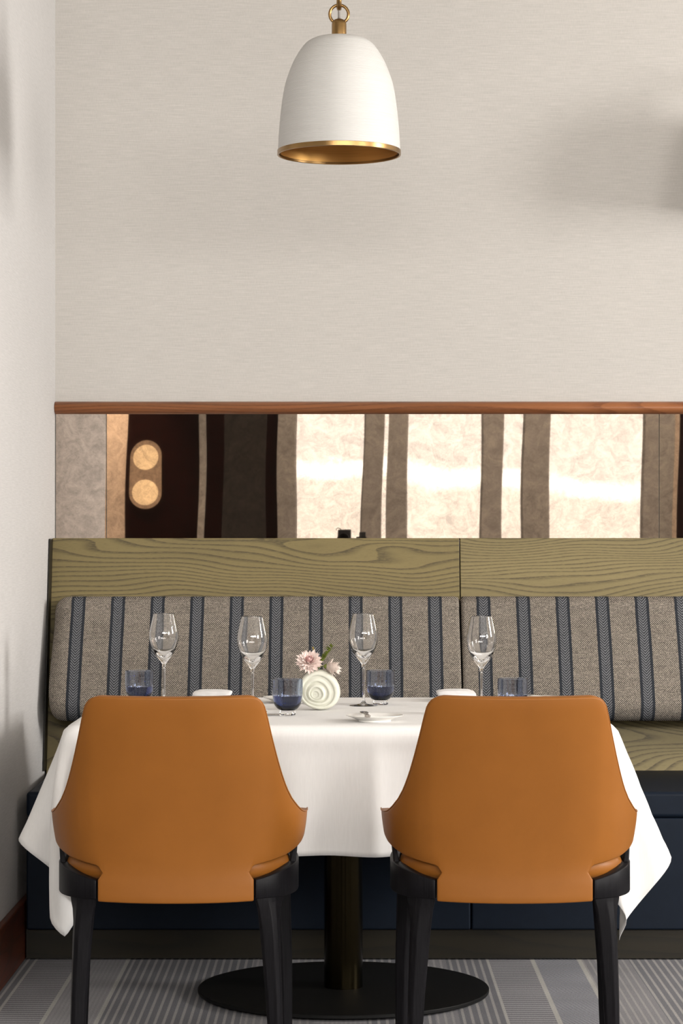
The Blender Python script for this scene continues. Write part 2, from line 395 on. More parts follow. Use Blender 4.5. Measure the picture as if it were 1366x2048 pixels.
# right wall with one tall window and an added opening for the fill
struct(box('wall_right', (XR, 1.5, 0), (XR+.15, 4.40, ZC), M['paper_side']))
struct(box('wall_right_front', (XR, YR-.2, 0), (XR+.15, -1.1, ZC), M['paper_side']))
struct(box('wall_right_low', (XR, -1.1, 0), (XR+.15, 1.5, 1.2), M['paper_side']))
struct(box('wall_right_lintel', (XR, -1.1, 3.12), (XR+.15, 1.5, ZC), M['paper_side']))
box('wall_right_end', (XR, 5.64, 0), (XR+.15, YB+.15, ZC), M['paper_side'])['kind'] = 'structure'
box('wall_right_sill', (XR, 4.40, 0), (XR+.15, 5.64, 1.45), M['paper_side'])['kind'] = 'structure'
box('wall_right_header', (XR, 4.40, 3.12), (XR+.15, 5.64, ZC), M['paper_side'])['kind'] = 'structure'
def window(name, x0, x1, z0, z1, y, fw=.035, side=False):
    w = bpy.data.objects.new(name, None); C.objects.link(w); struct(w)
    def bx(n, a, b, m):
        if side: a, b = (y+a[1], a[0], a[2]), (y+b[1], b[0], b[2])
        else: a, b = (a[0], y+a[1], a[2]), (b[0], y+b[1], b[2])
        return box(n, a, b, m, w)
    if x1-x0 > .1:
        bx('window_jamb', (x0, 0, z0), (x0+fw*.25, .05, z1), M['stone']); bx('window_jamb', (x1-fw*.25, 0, z0), (x1, .05, z1), M['stone'])
    bx('window_rail', (x0, 0, z0), (x1, .05, z0+fw), M['stone']); bx('window_rail', (x0, 0, z1-fw), (x1, .05, z1), M['stone'])
    bx('pane', (x0, .02, z0), (x1, .026, z1), M['pane'])
    return w
window('window_1', 4.40, 5.64, 1.45, 3.12, XR+.05, side=True)
window('window_8', -1.1, 1.5, 1.2, 3.12, XR+.05, side=True)  # opening made up to house the front-side fill
# rear wall, seen in the mirror: panelling on one side, slim windows between taupe columns on the other
segs = [(-4, -1.95, 'wall', 'paper_side'), (-1.95, -1.665, 'pil', 'cream'), (-1.665, -1.117, 'door', 'door'), (-1.117, -1.066, 'col', 'stone'),
        (-1.066, -.93, 'col', 'door'), (-.93, -.60, 'col', 'charcoal_panel'), (-.60, -.512, 'col', 'door'), (-.512, -.375, 'col', 'stone'), (-.375, .14, 'win', 0), (.14, .288, 'col', 'stone'),
        (.288, .322, 'win', 0), (.322, .468, 'col', 'stone'), (.468, 1.045, 'win', 0), (1.045, 1.196, 'col', 'stone'), (1.196, 1.362, 'win', 0),
        (1.362, 1.556, 'col', 'stone'), (1.556, 2.274, 'win', 0), (2.274, 2.50, 'col', 'stone'), (2.50, 2.54, 'pil', 'cream'), (2.54, XR, 'wall', 'door')]
wi, ti = 1, 0
for a, b, kind, m in segs:
    if kind == 'win':
        wi += 1; window('window_%d' % wi, a, b, .95, 2.26, YR-.08)
        struct(box('wall_rear_sill_%d' % wi, (a, YR-.15, 0), (b, YR, .95), M['stone']))
    elif kind == 'door': struct(box('door_1', (a, YR-.15, 0), (b, YR, 2.26), M[m]))
    elif kind == 'wall': ti += 1; struct(box('wall_rear_%d' % ti, (a, YR-.15, 0), (b, YR, 2.26), M[m]))
    else: ti += 1; struct(box('trim_%d' % ti, (a, YR-.15, 0), (b, YR+(.04 if kind == 'col' and m == 'stone' else 0), 2.26), M[m], bevel=.003))
struct(box('wall_rear_lintel', (-4, YR-.15, 2.26), (XR, YR, 2.32), M['paper_side']))
struct(box('wall_rear_top', (-4, YR-.15, 3.14), (XR, YR, ZC), M['paper_side']))
struct(box('wall_rear_high_left', (-4, YR-.15, 2.32), (-2.25, YR, 3.14), M['paper_side']))
struct(box('wall_rear_high_right', (4.85, YR-.15, 2.32), (XR, YR, 3.14), M['paper_side']))
window('window_%d' % (wi+1), -2.25, 4.85, 2.32, 3.14, YR-.08)  # unseen high opening, made up for the frontal fill
# added spot without a fixture, brightens the cream pilaster
wl = bpy.data.lights.new('pilaster_fill_spot', 'SPOT'); wl.energy = 150; wl.spot_size = 1.0; wl.spot_blend = .6; wl.color = (1, .85, .68); wl.shadow_soft_size = .05
wlo = bpy.data.objects.new('pilaster_fill_spot', wl); C.objects.link(wlo); wlo.location = (-1.81, -2.35, 3.1)
wlo.rotation_euler = (Vector((-1.81, -3.0, 1.5))-wlo.location).to_track_quat('-Z', 'Y').to_euler()

# rail and mirror on the back wall
Z0m, Z1m = HC-.006, HC + 247/F*YB
pts = []
n = 14
prof = [(-.036*math.sin(PI*i/n)-.0, .0208*math.cos(PI*i/n)) for i in range(n+1)]
zc = HC + 259.5/F*7.70
rv, rf = [], []
for x in (XL+.001, 3.4):
    rv += [(x, YB+dy, zc+dz) for dy, dz in prof]
m_ = n+1
rf = [(i, i+1, m_+i+1, m_+i) for i in range(n)] + [(n, 0, m_, m_+n)] + [tuple(range(m_)), tuple(range(m_, 2*m_))[::-1]]
rail = mesh('trim_rail', rv, rf, M['mahogany']); struct(rail)
for i, p in enumerate(rail.data.polygons): p.use_smooth = i < n
mir = empty('wall_mirror', (0, YB-.010, Z0m), 'long antiqued bronze mirror strip of three panels between the wooden rail and the banquette', 'mirror')
def mirror_panel(xa, xb, seed):
    nx, nz = max(4, int((xb-xa)*40)), 16; rng = random.Random(seed); ph = [rng.uniform(0, 6.28) for _ in range(6)]
    H = Z1m-Z0m; vs_, fs_ = [], []
    for j in range(nz+1):
        for i in range(nx+1):
            x = xa+(xb-xa)*i/nx; z = H*j/nz
            w = -.0019*(x-.3)*(z-H/2)
            w += .00002*(math.sin(9*x+7*z+ph[0])+math.sin(15*x-11*z+ph[1]))
            vs_.append((x, w, z))
    for j in range(nz):
        for i in range(nx):
            a = j*(nx+1)+i; fs_.append((a, a+1, a+nx+2, a+nx+1))
    k = len(vs_)
    vs_ += [(x, y, z) for z in (0, H) for y in (.0012, .008) for x in (xa, xb)]
    fs_ += [tuple(k+i for i in f) for f in ((0, 2, 3, 1), (4, 5, 7, 6), (0, 1, 5, 4), (1, 3, 7, 5), (3, 2, 6, 7), (2, 0, 4, 6))]
    me = bpy.data.meshes.new('mirror_panel'); me.from_pydata(vs_, [], fs_); me.update()
    o = link('mirror_panel', me, M['mirror'], mir)
    for i, p in enumerate(me.polygons): p.use_smooth = i < nx*nz
    return o
xs1 = (213.5-690)/F*YB; xs2 = (1317.5-690)/F*YB
mirror_panel(XL+.003, xs1-.0012, 1); mirror_panel(xs1+.0012, xs2-.0012, 2); mirror_panel(xs2+.0012, 3.2, 3)

# ------------------------------------------------------------------ banquette
bq = empty('banquette', (0, 6.82, 0), 'long banquette with navy seat, striped tweed back cushions and olive ash back boards', 'bench')
def at(o): o.location = (0, -6.82, 0); return o           # children are written in room coordinates
BX1 = 3.3
lean = .22                                               # back boards lean back
def yb(z): return 7.60 - (HC-.001-z)*lean
def slab(name, xa, xb, za, zb, th, mat, bevel=.002):
    v = []
    for z in (za, zb):
        for dy in (0, th):
            for x in (xa, xb): v.append((x, yb(z)+dy, z))
    f = [(0, 2, 3, 1), (4, 5, 7, 6), (0, 1, 5, 4), (1, 3, 7, 5), (3, 2, 6, 7), (2, 0, 4, 6)]
    o = at(mesh(name, v, f, mat, bq)); bev(o, bevel); return o
xj = (920-690)/F*7.57
slab('back_board', -.9195, xj-.0015, .40, HC-.002, .05, M['ash'])
slab('back_board', xj+.0015, 2.2, .40, HC-.002, .05, M['ash2'])
slab('back_board', 2.203, BX1, .40, HC-.002, .05, M['ash'])
tv = []
for z in (.48, HC-.004):
    for (x, dy) in ((XL+.002, -.06), (XL+.006, -.06), (XL+.006, .0), (XL+.002, 0)): tv.append((x, yb(z)+dy, z))
at(mesh('end_trim', tv, [(0, 1, 2, 3), (7, 6, 5, 4), (0, 4, 5, 1), (1, 5, 6, 2), (2, 6, 7, 3), (3, 7, 4, 0)], M['ash_dark'], bq))
def cushion(xa, xb, mat, rl=.03, rr=.02):
    """wedge-shaped back cushion: cross-section in (y, z), ends rounded"""
    zt, zb = 1.012, .640
    def front(z):
        t = (zt-z)/(zt-zb); return 7.425 - .20*t - .016*math.sin(PI*t)
    sec = []
    k = 7; r1, r2 = .035, .055
    # start at back top, over the front edge, down, round the bottom, back
    sec.append((yb(zt)-.001, zt-.008)); sec.append((front(zt)+.09, zt-.001))
    ct = (front(zt-r1)+r1, zt-r1)
    for i in range(k+1):
        a = PI/2 + PI/2*i/k; sec.append((ct[0]+r1*math.cos(a), ct[1]+r1*math.sin(a)))
    for i in range(1, 9):
        z = zt-r1-(zt-r1-zb-r2)*i/9; sec.append((front(z), z))
    cb = (front(zb+r2)+r2, zb+r2)
    for i in range(k+1):
        a = PI + PI/2*i/k; sec.append((cb[0]+r2*math.cos(a), cb[1]+r2*math.sin(a)))
    sec.append((yb(zb)-.001, zb+.006))
    cy = sum(p[0] for p in sec)/len(sec)
    vs_, fs_ = [], []
    stations = []
    ne = 7
    def inset(d, r):    # how far the section shrinks at distance d from an end rounded with radius r
        return r - math.sqrt(max(0, r*r-(r-d)**2)) if d < r else 0
    for i in range(ne+1):
        d = rl*(1-math.cos(PI/2*i/ne)); stations.append((xa+d, inset(d, rl)))
    nm = max(2, int((xb-xa)/.12))
    for i in range(1, nm): stations.append((xa+rl+(xb-xa-rl-rr)*i/nm, 0))
    for i in range(ne+1):
        d = rr*(1-math.sin(PI/2*i/ne)); stations.append((xb-d, inset(d, rr)))
    zc_ = (zt+zb)/2
    for x, q in stations:
        for (y, z) in sec:
            # shrink towards the inside from top, bottom and front, keep the back on the boards
            zz = z - q*max(-1, min(1, (z-zc_)/.11)) ; yy = y + q*.9 if y < yb(z)-.03 else y
            vs_.append((x, min(yy, yb(zz)-.001), zz))
    s = len(sec)
    for i in range(len(stations)-1):
        for j in range(s):
            l = (j+1) % s; fs_.append((i*s+j, i*s+l, (i+1)*s+l, (i+1)*s+j))
    fs_ += [tuple(range(s)), tuple((len(stations)-1)*s+j for j in range(s))[::-1]]
    o = at(mesh('back_cushion', vs_, fs_, mat, bq, True)); return o
xc = (922-690)/F*7.36
M['stripe1'] = m_stripe('striped tweed', -.8165, .1213); M['stripe2'] = m_stripe('striped tweed, second cushion', .424, .1213)
cushion(-.893, xc-.0025, M['stripe1'], .045, .012)
cushion(xc+.0025, 1.62, M['stripe2'], .012, .012); cushion(1.625, BX1-.02, M['stripe1'], .012, .03)
# seat: pads and front panels meet at an upright seam
xsm = (942-690)/F*6.815
for a, b in ((XL+.026, xsm), (xsm, 2.1), (2.1, BX1)):
    o = at(box('seat_pad', (a+.001, 6.805, .405), (b-.001, 7.44, .478), M['navy'], bq)); bev(o, .012, 3)
    o = at(box('front_panel', (a+.001, 6.812, .088), (b-.001, 6.86, .4045), M['navy'], bq)); bev(o, .006, 2)
at(box('plinth', (XL+.024, 6.835, .004), (BX1, 6.90, .0865), M['ash_dark'], bq)); 

# ------------------------------------------------------------------ pendant lamp
def pendant(loc, label):
    t = empty('pendant_lamp', loc, label, 'lamp', None)
    pr = [(0, .3095), (.030, .3095), (.060, .3065), (.082, .2965), (.0985, .2795), (.118, .2475), (.1325, .213), (.1435, .176), (.1525, .117), (.158, .060), (.1605, .011)]
    pr = spline(pr, 5)
    inner = [(max(0, r-.006), z-.005) for r, z in pr][::-1]
    lathe('shade', pr + [(.1605, .0105), (.1545, .0105)] , M['shade'], t, 96)
    lathe('shade_lining', [(.1543, .0106)] + inner, M['brass_in'], t, 96)
    lathe('rim', [(.1545, .0125), (.1616, .0125), (.1622, .0118), (.1622, .0008), (.1616, 0), (.1585, 0), (.1575, .001), (.1570, .0125)], M['brass'], t, 96)
    st = lathe('stem', [(0, .305), (.0195, .305), (.0195, .3445), (.018, .3500), (.013, .3550), (.006, .3580), (0, .3585)], M['brass'], t, 40)
    tube('cord', [(0, 0, .359), (0, 0, .40), (0, 0, .46), (0, 0, ZC-loc[2]-.02)], .0033, M['cord'], t, 8)
    # chain of alternate rings up to the ceiling cup
    z = .3695; k = 0
    while z + .03 < ZC-loc[2]-.02:
        r = .0245; ring = []
        for i in range(28):
            a = 2*PI*i/28; u, v = r*math.cos(a), r*math.sin(a)
            ring.append((u, 0, z+v) if k % 2 == 0 else (0, u, z+v))
        tube('chain_ring', ring, .0042 if k % 2 == 0 else .0068, M['brass'], t, 10, True)
        z += .0405; k += 1
    lathe('ceiling_cup', [(0, ZC-loc[2]-.03), (.03, ZC-loc[2]-.028), (.05, ZC-loc[2]-.0005), (0, ZC-loc[2]-.0005)], M['brass'], t, 32)
    return t
pendant((-.0155, 6.34, HC+766/F*6.34-.002), 'white dome pendant lamp with brass rim and ring hanging above the table')

sw = empty('shadow_caster_dome', (1.33, YB, 2.225), 'unseen white dome added just outside the frame to cast the soft shadow at upper right', 'lamp')  # added out of frame only to shadow the back wall
lathe('shade', spline([(0, .3165), (.028, .3165), (.083, .302), (.119, .249), (.1435, .177), (.158, .060), (.1605, .0)], 5) + [(.1545, 0)] + [(.13, .2), (.08, .29), (0, .305)], M['shade'], sw, 64, True, (0, -.235, 0))
tube('arm', [(0, -.235, .31), (0, -.235, .36), (0, -.20, .40), (0, -.12, .40), (0, -.012, .36)], .012, M['brass'], sw, 12)
v, f = lathe_vf([(0, 0), (.05, 0), (.05, .012), (0, .012)], 32); mesh('wall_plate', [(x, -z-.0005, y+.36) for x, y, z in v], f, M['brass'], sw, False)
# ------------------------------------------------------------------ table and cloth
TX0, TX1, TY0, TY1 = -.677, .657, 5.81, 6.86
ZT = .74
tb = empty('dining_table', (-.004, 6.335, 0), 'dining table on a round black pedestal, hidden under the white cloth', 'table')
o = box('tabletop', (TX0+.020, TY0-6.335+.016, .700), (TX1-.012, TY1-6.335-.016, .732), M['ash_dark'], tb, .012, 3); 
lathe('pedestal_column', [(0, .014), (.0505, .014), (.0505, .66), (0, .66)], M['bronze'], tb, 64, False)
for p in tb.children[-1].data.polygons: p.use_smooth = abs(p.normal.z) < .5
lathe('top_plate', [(0, .66), (.2, .66), (.2, .6995), (0, .6995)], M['blackmetal'], tb, 48, False)
o = lathe('base_plate', [(0, .018), (.374, .018), (.380, .0165), (.381, .015), (.381, .009), (.379, .0065), (0, .0065)], M['blackmetal'], tb, 128, False)
for i in range(4):
    a = PI/4+PI/2*i; lathe('glide', [(0, .0005), (.012, .0005), (.012, .0065), (0, .0065)], M['rubber'], tb, 12, False, (.33*math.cos(a), .33*math.sin(a), 0))

def drape(x0, x1, y0, y1, zt, ov, h=.0165, steps=230, seed=3):
    """hang a cloth over the table: particles joined by stretch, shear and bend limits, settled under gravity"""
    Wd = x1-x0+ov[0]+ov[1]; D = y1-y0+ov[2]+ov[3]
    nx = int(round(Wd/h))+1; ny = int(round(D/h))+1
    u = np.linspace(x0-ov[0], x1+ov[1], nx); v = np.linspace(y0-ov[2], y1+ov[3], ny)
    P = np.zeros((ny, nx, 3)); P[..., 0] = u[None, :]; P[..., 1] = v[:, None]; P[..., 2] = zt
    dx, dy = Wd/(nx-1), D/(ny-1)
    top = (P[..., 0] > x0+.004) & (P[..., 0] < x1-.004) & (P[..., 1] > y0+.004) & (P[..., 1] < y1-.004)
    w = np.where(top, 0., 1.)[..., None]
    push = np.zeros_like(P)
    # the side falls stand out a little near the front corners, the corner tips hang back
    tip = np.clip((y0-P[..., 1])/.3, 0, 1); near = np.exp(-((P[..., 1]-(y0+.06))/.12)**2); near_r = np.exp(-((P[..., 1]-(y0-.03))/.13)**2)
    sl_ = np.clip((x0-P[..., 0])/.3, 0, 1); sr_ = np.clip((P[..., 0]-x1)/.3, 0, 1)
    push[..., 0] += -sl_*near*4.6 + sl_*tip*1.2 + sr_*near_r*4.0 - sr_*tip*2.0
    V = np.zeros_like(P); dt = .012
    def sl(i0, i1, si, j0, j1, sj): return (slice(i0, i1, si), slice(j0, j1, sj))
    sets = []; dg = (dx*dx+dy*dy)**.5
    for p in (0, 1):
        n = (nx-p)//2; sets.append((sl(0, ny, 1, p, p+2*n, 2), sl(0, ny, 1, p+1, p+2*n, 2), dx, 1.))
        n = (ny-p)//2; sets.append((sl(p, p+2*n, 2, 0, nx, 1), sl(p+1, p+2*n, 2, 0, nx, 1), dy, 1.))
        sets.append((sl(p, p+2*n, 2, 0, nx-1, 1), sl(p+1, p+2*n, 2, 1, nx, 1), dg, .25))
        sets.append((sl(p, p+2*n, 2, 1, nx, 1), sl(p+1, p+2*n, 2, 0, nx-1, 1), dg, .25))
    q = 3
    soft = ((sl(0, ny, 1, 0, nx-q, 1), sl(0, ny, 1, q, nx, 1), q*dx), (sl(0, ny-q, 1, 0, nx, 1), sl(q, ny, 1, 0, nx, 1), q*dy))
    for s in range(steps):
        V[..., 2] -= 9.8*dt; V += push*dt
        V *= .965
        P0 = P.copy(); P += V*dt*w
        for it in range(15):
            for a, b, rest, k in sets:
                d = P[b]-P[a]; L = np.sqrt((d*d).sum(-1, keepdims=True))+1e-9
                wa, wb = w[a], w[b]; ws = wa+wb; ws = np.where(ws == 0, 1, ws); c = (L-rest)/L*d/ws*k
                P[a] += wa*c; P[b] -= wb*c
            for a, b, rest in soft:
                d = P[b]-P[a]; L = np.sqrt((d*d).sum(-1, keepdims=True))+1e-9; c = (L-rest)/L*d*.06
                t = np.zeros_like(P); t[a] += c; t[b] -= c; P += t*w
            X, Y, Z = P[..., 0], P[..., 1], P[..., 2]; e = .005
            ins = (X > x0-e) & (X < x1+e) & (Y > y0-e) & (Y < y1+e) & (Z < zt) & (~top)
            if ins.any():
                dd = [X-(x0-e), (x1+e)-X, Y-(y0-e), (y1+e)-Y, zt-Z]; m = np.minimum.reduce(dd)
                nX = np.where(ins & (m == dd[0]), x0-e, np.where(ins & (m == dd[1]), x1+e, X))
                nY = np.where(ins & (m == dd[2]), y0-e, np.where(ins & (m == dd[3]), y1+e, Y))
                nZ = np.where(ins & (m == dd[4]), zt, Z)
                P[..., 0], P[..., 1], P[..., 2] = nX, nY, nZ
            low = (P[..., 1] > 6.79) & (P[..., 2] < .492)
            P[..., 2] = np.where(low, .492, P[..., 2])
            P[..., 0] = np.maximum(P[..., 0], -.895)
        V = (P-P0)/dt
    return P
P = drape(TX0, TX1, TY0, TY1, ZT+.0005, (.288, .305, .300, .022))
ny, nx = P.shape[:2]
# gentle standing folds in the front fall: a pressed crease and two soft waves
X, Y, Z = P[..., 0].copy(), P[..., 1].copy(), P[..., 2].copy()
g = np.clip((ZT-Z)/.30, 0, 1)*(Y < TY0)*np.clip((.62-np.abs(X))/.10, 0, 1)
P[..., 1] -= g**1.3*(.016*np.sin((X-.02)*30)+.010*np.sin(X*17+1.0)) + np.clip(g*3, 0, 1)*.0075*np.exp(-((X-.066-.010*g)/.009)**2)
P[..., 1] += np.clip((.705-Z)/.02, 0, 1)*(Y < TY0)*np.clip((.60-np.abs(X))/.10, 0, 1)*.007 
cl = mesh('tablecloth', P.reshape(-1, 3), [(j*nx+i, j*nx+i+1, (j+1)*nx+i+1, (j+1)*nx+i) for j in range(ny-1) for i in range(nx-1) if not (j > ny-11 and (i < 4 or i > nx-6))], M['linen'], None, True)
sm = cl.modifiers.new('smooth', 'SMOOTH'); sm.factor = .5; sm.iterations = 3
sd = cl.modifiers.new('thickness', 'SOLIDIFY'); sd.thickness = .0012; sd.offset = 1
tag(cl, 'white linen tablecloth draped over the dining table with pointed hanging corners', 'tablecloth')

# ------------------------------------------------------------------ chairs
def lerp_tab(tab, x):
    xs, ys = zip(*tab); return float(np.interp(x, xs, ys))
plan = spline([(0, .0), (.06, .0015), (.12, .007), (.172, .018), (.20, .030), (.225, .048), (.25, .078), (.272, .120), (.285, .170), (.290, .225), (.2905, .275)], 5)
ZTOP = [(0, .846), (.10, .847), (.165, .8485), (.178, .846), (.188, .839), (.195, .826), (.2005, .805), (.210, .762), (.222, .712), (.232, .675), (.243, .641), (.255, .615), (.268, .595), (.278, .582), (.285, .5765), (.29, .574), (.2905, .572)]
ZBOT = [(0, .4565), (.172, .4575), (.176, .466), (.184, .4725), (.213, .478), (.25, .486), (.262, .491), (.275, .498), (.285, .506), (.29, .514), (.2905, .52)]
TAB = .172
def lean_y(z): return -.075*max(0, (z-.45)/.40)**1.25
def taper(z): return 1 - .06*max(0, min(1, (.575-z)/.11))**1.5
def make_chair(loc, label):
    t = empty('dining_chair', loc, label, 'chair', 'tan leather dining chairs')
    # leather shell: wraps round the back and sides, with a tongue that drops over the seat frame
    half = [(0.0, 0.0)] + [p for p in plan[1:]]
    k0 = min(range(len(half)), key=lambda i: abs(half[i][0]-TAB)); half[k0] = (TAB, half[k0][1])
    cols = [(-x, y) for x, y in half[:0:-1]] + half
    nv = 15; vs_, fs_, idx = [], [], []
    for (x, y) in cols:
        ax = abs(x); zb, zt = lerp_tab(ZBOT, ax), lerp_tab(ZTOP, ax); col = []
        if ax <= TAB+1e-6:
            for z in np.linspace(.394-.003*(1-(ax/TAB)**2), zb, 5)[:-1]:
                col.append(len(vs_)); vs_.append((x, y+lean_y(z), z))
        else: col += [None]*4
        for j in range(nv):
            f = j/(nv-1); z = zb+(zt-zb)*f
            col.append(len(vs_)); vs_.append((x*taper(z), y+lean_y(z)*(1-min(1, y/.3)*.4), z))
        idx.append(col)
    for A, B in zip(idx, idx[1:]):
        for j in range(len(A)-1):
            q = (A[j], B[j], B[j+1], A[j+1])
            if None not in q: fs_.append(q)
    me = bpy.data.meshes.new('backrest'); me.from_pydata(vs_, [], fs_); me.update()
    sh = link('backrest', me, M['leather'], t, True)
    sd = sh.modifiers.new('thickness', 'SOLIDIFY'); sd.thickness = .020; sd.offset = -1 if me.polygons[0].normal.y < 0 else 1
    b = sh.modifiers.new('edge', 'BEVEL'); b.width = .005; b.segments = 3; b.limit_method = 'ANGLE'; b.angle_limit = math.radians(50)
    # piping along the top edge
    pp = []
    for (x, y) in cols:
        ax = abs(x); z = lerp_tab(ZTOP, ax); pp.append((x*taper(z), y+lean_y(z)*(1-min(1, y/.3)*.4)+.0045, z-.0005))
    tube('piping', pp, .0018, M['leather'], t, 6)
    # seat cushion
    def rounded(w0, w1, y0, y1, r, n=9):
        pts = []
        for (cx, cy, w, a0) in ((w0-r[0], y0+r[0], 1, -PI/2), (w1-r[1], y1-r[1], 1, 0), (-(w1-r[1]), y1-r[1], 1, PI/2), (-(w0-r[0]), y0+r[0], 1, PI)):
            rr = r[0] if cy < (y0+y1)/2 else r[1]
            for i in range(n+1):
                a = a0+PI/2*i/n; pts.append((cx+rr*math.cos(a), cy+rr*math.sin(a)))
        return pts
    ring = rounded(.250, .236, .030, .374, (.13, .06)); n = len(ring)
    ctr = (0, .21)
    vs_, fs_ = [], []
    for sc_, z in ((.97, .440), (1.0, .452), (1.005, .466), (.99, .476), (.955, .484), (.85, .490), (.5, .494)):
        for (x, y) in ring: vs_.append((ctr[0]+(x-ctr[0])*sc_, ctr[1]+(y-ctr[1])*sc_, z))
    for j in range(6):
        for i in range(n):
            l = (i+1) % n; fs_.append((j*n+i, j*n+l, (j+1)*n+l, (j+1)*n+i))
    fs_ += [tuple(range(n))[::-1], tuple(6*n+i for i in range(n))]
    mesh('seat', vs_, fs_, M['leather'], t, True)
    # black ash frame: a band round the seat
    hp = spline([(.1755, .022), (.200, .032), (.228, .050), (.250, .080), (.264, .120), (.270, .170), (.270, .240), (.265, .31), (.255, .36), (.235, .388), (.20, .398), (.10, .40)], 3)
    hp = hp + [(-x, y) for x, y in hp[::-1]]; m = len(hp)
    vs_, fs_ = [], []
    for i_, (x, y) in enumerate(hp):
        a_, b_ = hp[max(0, i_-1)], hp[min(m-1, i_+1)]; tx, ty = b_[0]-a_[0], b_[1]-a_[1]; L_ = math.hypot(tx, ty); nx_, ny_ = -ty/L_, tx/L_
        zt_ = .441 + .026*min(1, max(0, (abs(x)-.1755)/.09))**1.2 if y < .2 else .467
        zl = .398 + .006*min(1, y/.3)
        for (d_, z) in ((0, zl), (0, zt_), (.022, zt_), (.022, zl)): vs_.append((x+nx_*d_, y+ny_*d_, z))
    for i_ in range(m-1):
        for j in range(4):
            l = (j+1) % 4; fs_.append((i_*4+j, i_*4+l, i_*4+4+l, i_*4+4+j))
    fs_ += [(0, 1, 2, 3), tuple((m-1)*4+j for j in (3, 2, 1, 0))]
    fr = mesh('seat_frame', vs_, fs_, M['blackash'], t, True)
    b = fr.modifiers.new('edge', 'BEVEL'); b.width = .002; b.segments = 2; b.limit_method = 'ANGLE'; b.angle_limit = math.radians(40)
    # arm supports rise from the frame to the wings
    for s in (-1, 1):
        vv = []
        for (x, y, z) in ((.246, .12, .44), (.262, .12, .44), (.262, .33, .44), (.246, .33, .44), (.262, .16, .545), (.272, .16, .545), (.272, .28, .55), (.262, .28, .55)): vv.append((s*x, y, z))
        o = mesh('arm_support', vv, [(0, 1, 2, 3), (4, 5, 6, 7), (0, 1, 5, 4), (1, 2, 6, 5), (2, 3, 7, 6), (3, 0, 4, 7)], M['blackash'], t); bev(o, .004)
    # legs: rear pair flares into the frame, front pair nearly straight
    def leg(secs, rot):
        vs_, fs_ = [], []
        prof = [(1, -.25), (1, .25), (.25, 1), (-.25, 1), (-1, .25), (-1, -.25), (-.25, -1), (.25, -1)]
        for (x, y, z, a, b_) in secs:
            for (u, v) in prof:
                uu, vv = u*a, v*b_
                vs_.append((x+uu*math.cos(rot)-vv*math.sin(rot), y+uu*math.sin(rot)+vv*math.cos(rot), z))
        m = 8
        for i in range(len(secs)-1):
            for j in range(m): fs_.append((i*m+j, i*m+(j+1) % m, (i+1)*m+(j+1) % m, (i+1)*m+j))
        fs_ += [tuple(range(m))[::-1], tuple((len(secs)-1)*m+j for j in range(m))]
        o = mesh('leg', vs_, fs_, M['blackash'], t); bev(o, .0025, 2, 25); return o
    for s in (-1, 1):
        leg([(s*.2225, .056, .0005, .0160, .0160), (s*.2155, .0565, .18, .0200, .0190), (s*.2085, .056, .30, .0240, .0215), (s*.2055, .0555, .345, .0260, .0205), (s*.2050, .0535, .372, .0295, .0165), (s*.2048, .0520, .388, .0345, .0132), (s*.2046, .0515, .4005, .0370, .0122), (s*.2046, .0515, .430, .0370, .0112)], s*.62)
        leg([(s*.240, .362, .0005, .016, .016), (s*.236, .360, .2, .020, .020), (s*.228, .357, .36, .024, .024), (s*.222, .355, .43, .026, .024)], -s*.3)
    return t
ch = make_chair((-.3715, 5.295, 0), 'tan leather dining chair on the left of the table, by the grey side wall')
ch.rotation_euler[2] = .022
c2 = copy_tree(ch); c2.location = (.3735, 5.295, 0); c2.rotation_euler[2] = 0; c2['label'] = 'tan leather dining chair on the right, before the open navy bench'

# ------------------------------------------------------------------ glasses
def wine_glass(loc, label, h=1.0):
    t = empty('wine_glass', loc, label, 'glass', 'tall wine glasses on the table')
    out = spline([(.0284, .2475), (.0335, .226), (.0385, .203), (.0398, .187), (.0375, .170), (.0300, .150), (.0205, .133), (.0115, .121), (.0058, .112), (.0042, .104)], 6)
    stem = spline([(.0042, .104), (.0036, .085), (.0034, .05), (.0037, .022), (.0058, .010), (.012, .0055), (.024, .0030), (.0375, .0016)], 5)
    inn = spline([(0, .1305), (.008, .1335), (.0175, .1410), (.0280, .1530), (.0360, .171), (.0384, .187), (.0371, .203), (.0322, .226), (.0274, .2475)], 6)
    bowl = lathe('bowl', [(0, .1041)] + out[::-1] + [(.0279, .2482)] + inn[::-1], M['glass'], t, 56)
    lathe('stem', [(0, .1039)] + stem[1:] + [(.0380, .0010), (.0372, .0004), (0, .0004)], M['glass'], t, 48)
    t.scale = (1, 1, h); return t
def tumbler(loc, label):
    t = empty('tumbler', loc, label, 'glass', 'blue glass tumblers')
    out = spline([(.0195, .0135), (.0265, .018), (.0335, .028), (.0372, .042), (.0388, .056), (.0390, .075), (.0386, .0925)], 6)
    inn = spline([(0, .0185), (.018, .0195), (.0285, .026), (.0345, .036), (.0370, .050), (.0375, .060), (.0375, .076), (.0372, .0925)], 6)
    lathe('cup', [(0, .0135)] + out + [(.0379, .0932)] + inn[::-1], M['blueglass'], t, 56)
    lathe('base', [(0, .0005), (.0195, .0005), (.0205, .002), (.0200, .011), (.0185, .0133), (0, .0133)], M['glass'], t, 40)
    zs = [p for p in inn if p[1] < .049]
    lathe('filling', [(r-.0002 if r > .001 else 0, z+.0003) for r, z in zs] + [(zs[-1][0]-.0004, .0500), (0, .0498)], M['bluewater'], t, 56)
    return t
def put(px, Y): return ((px-690)/F*Y, Y, ZT+.0015)
g1 = wine_glass(put(328, 6.51), 'tall empty wine glass, leftmost of the four')
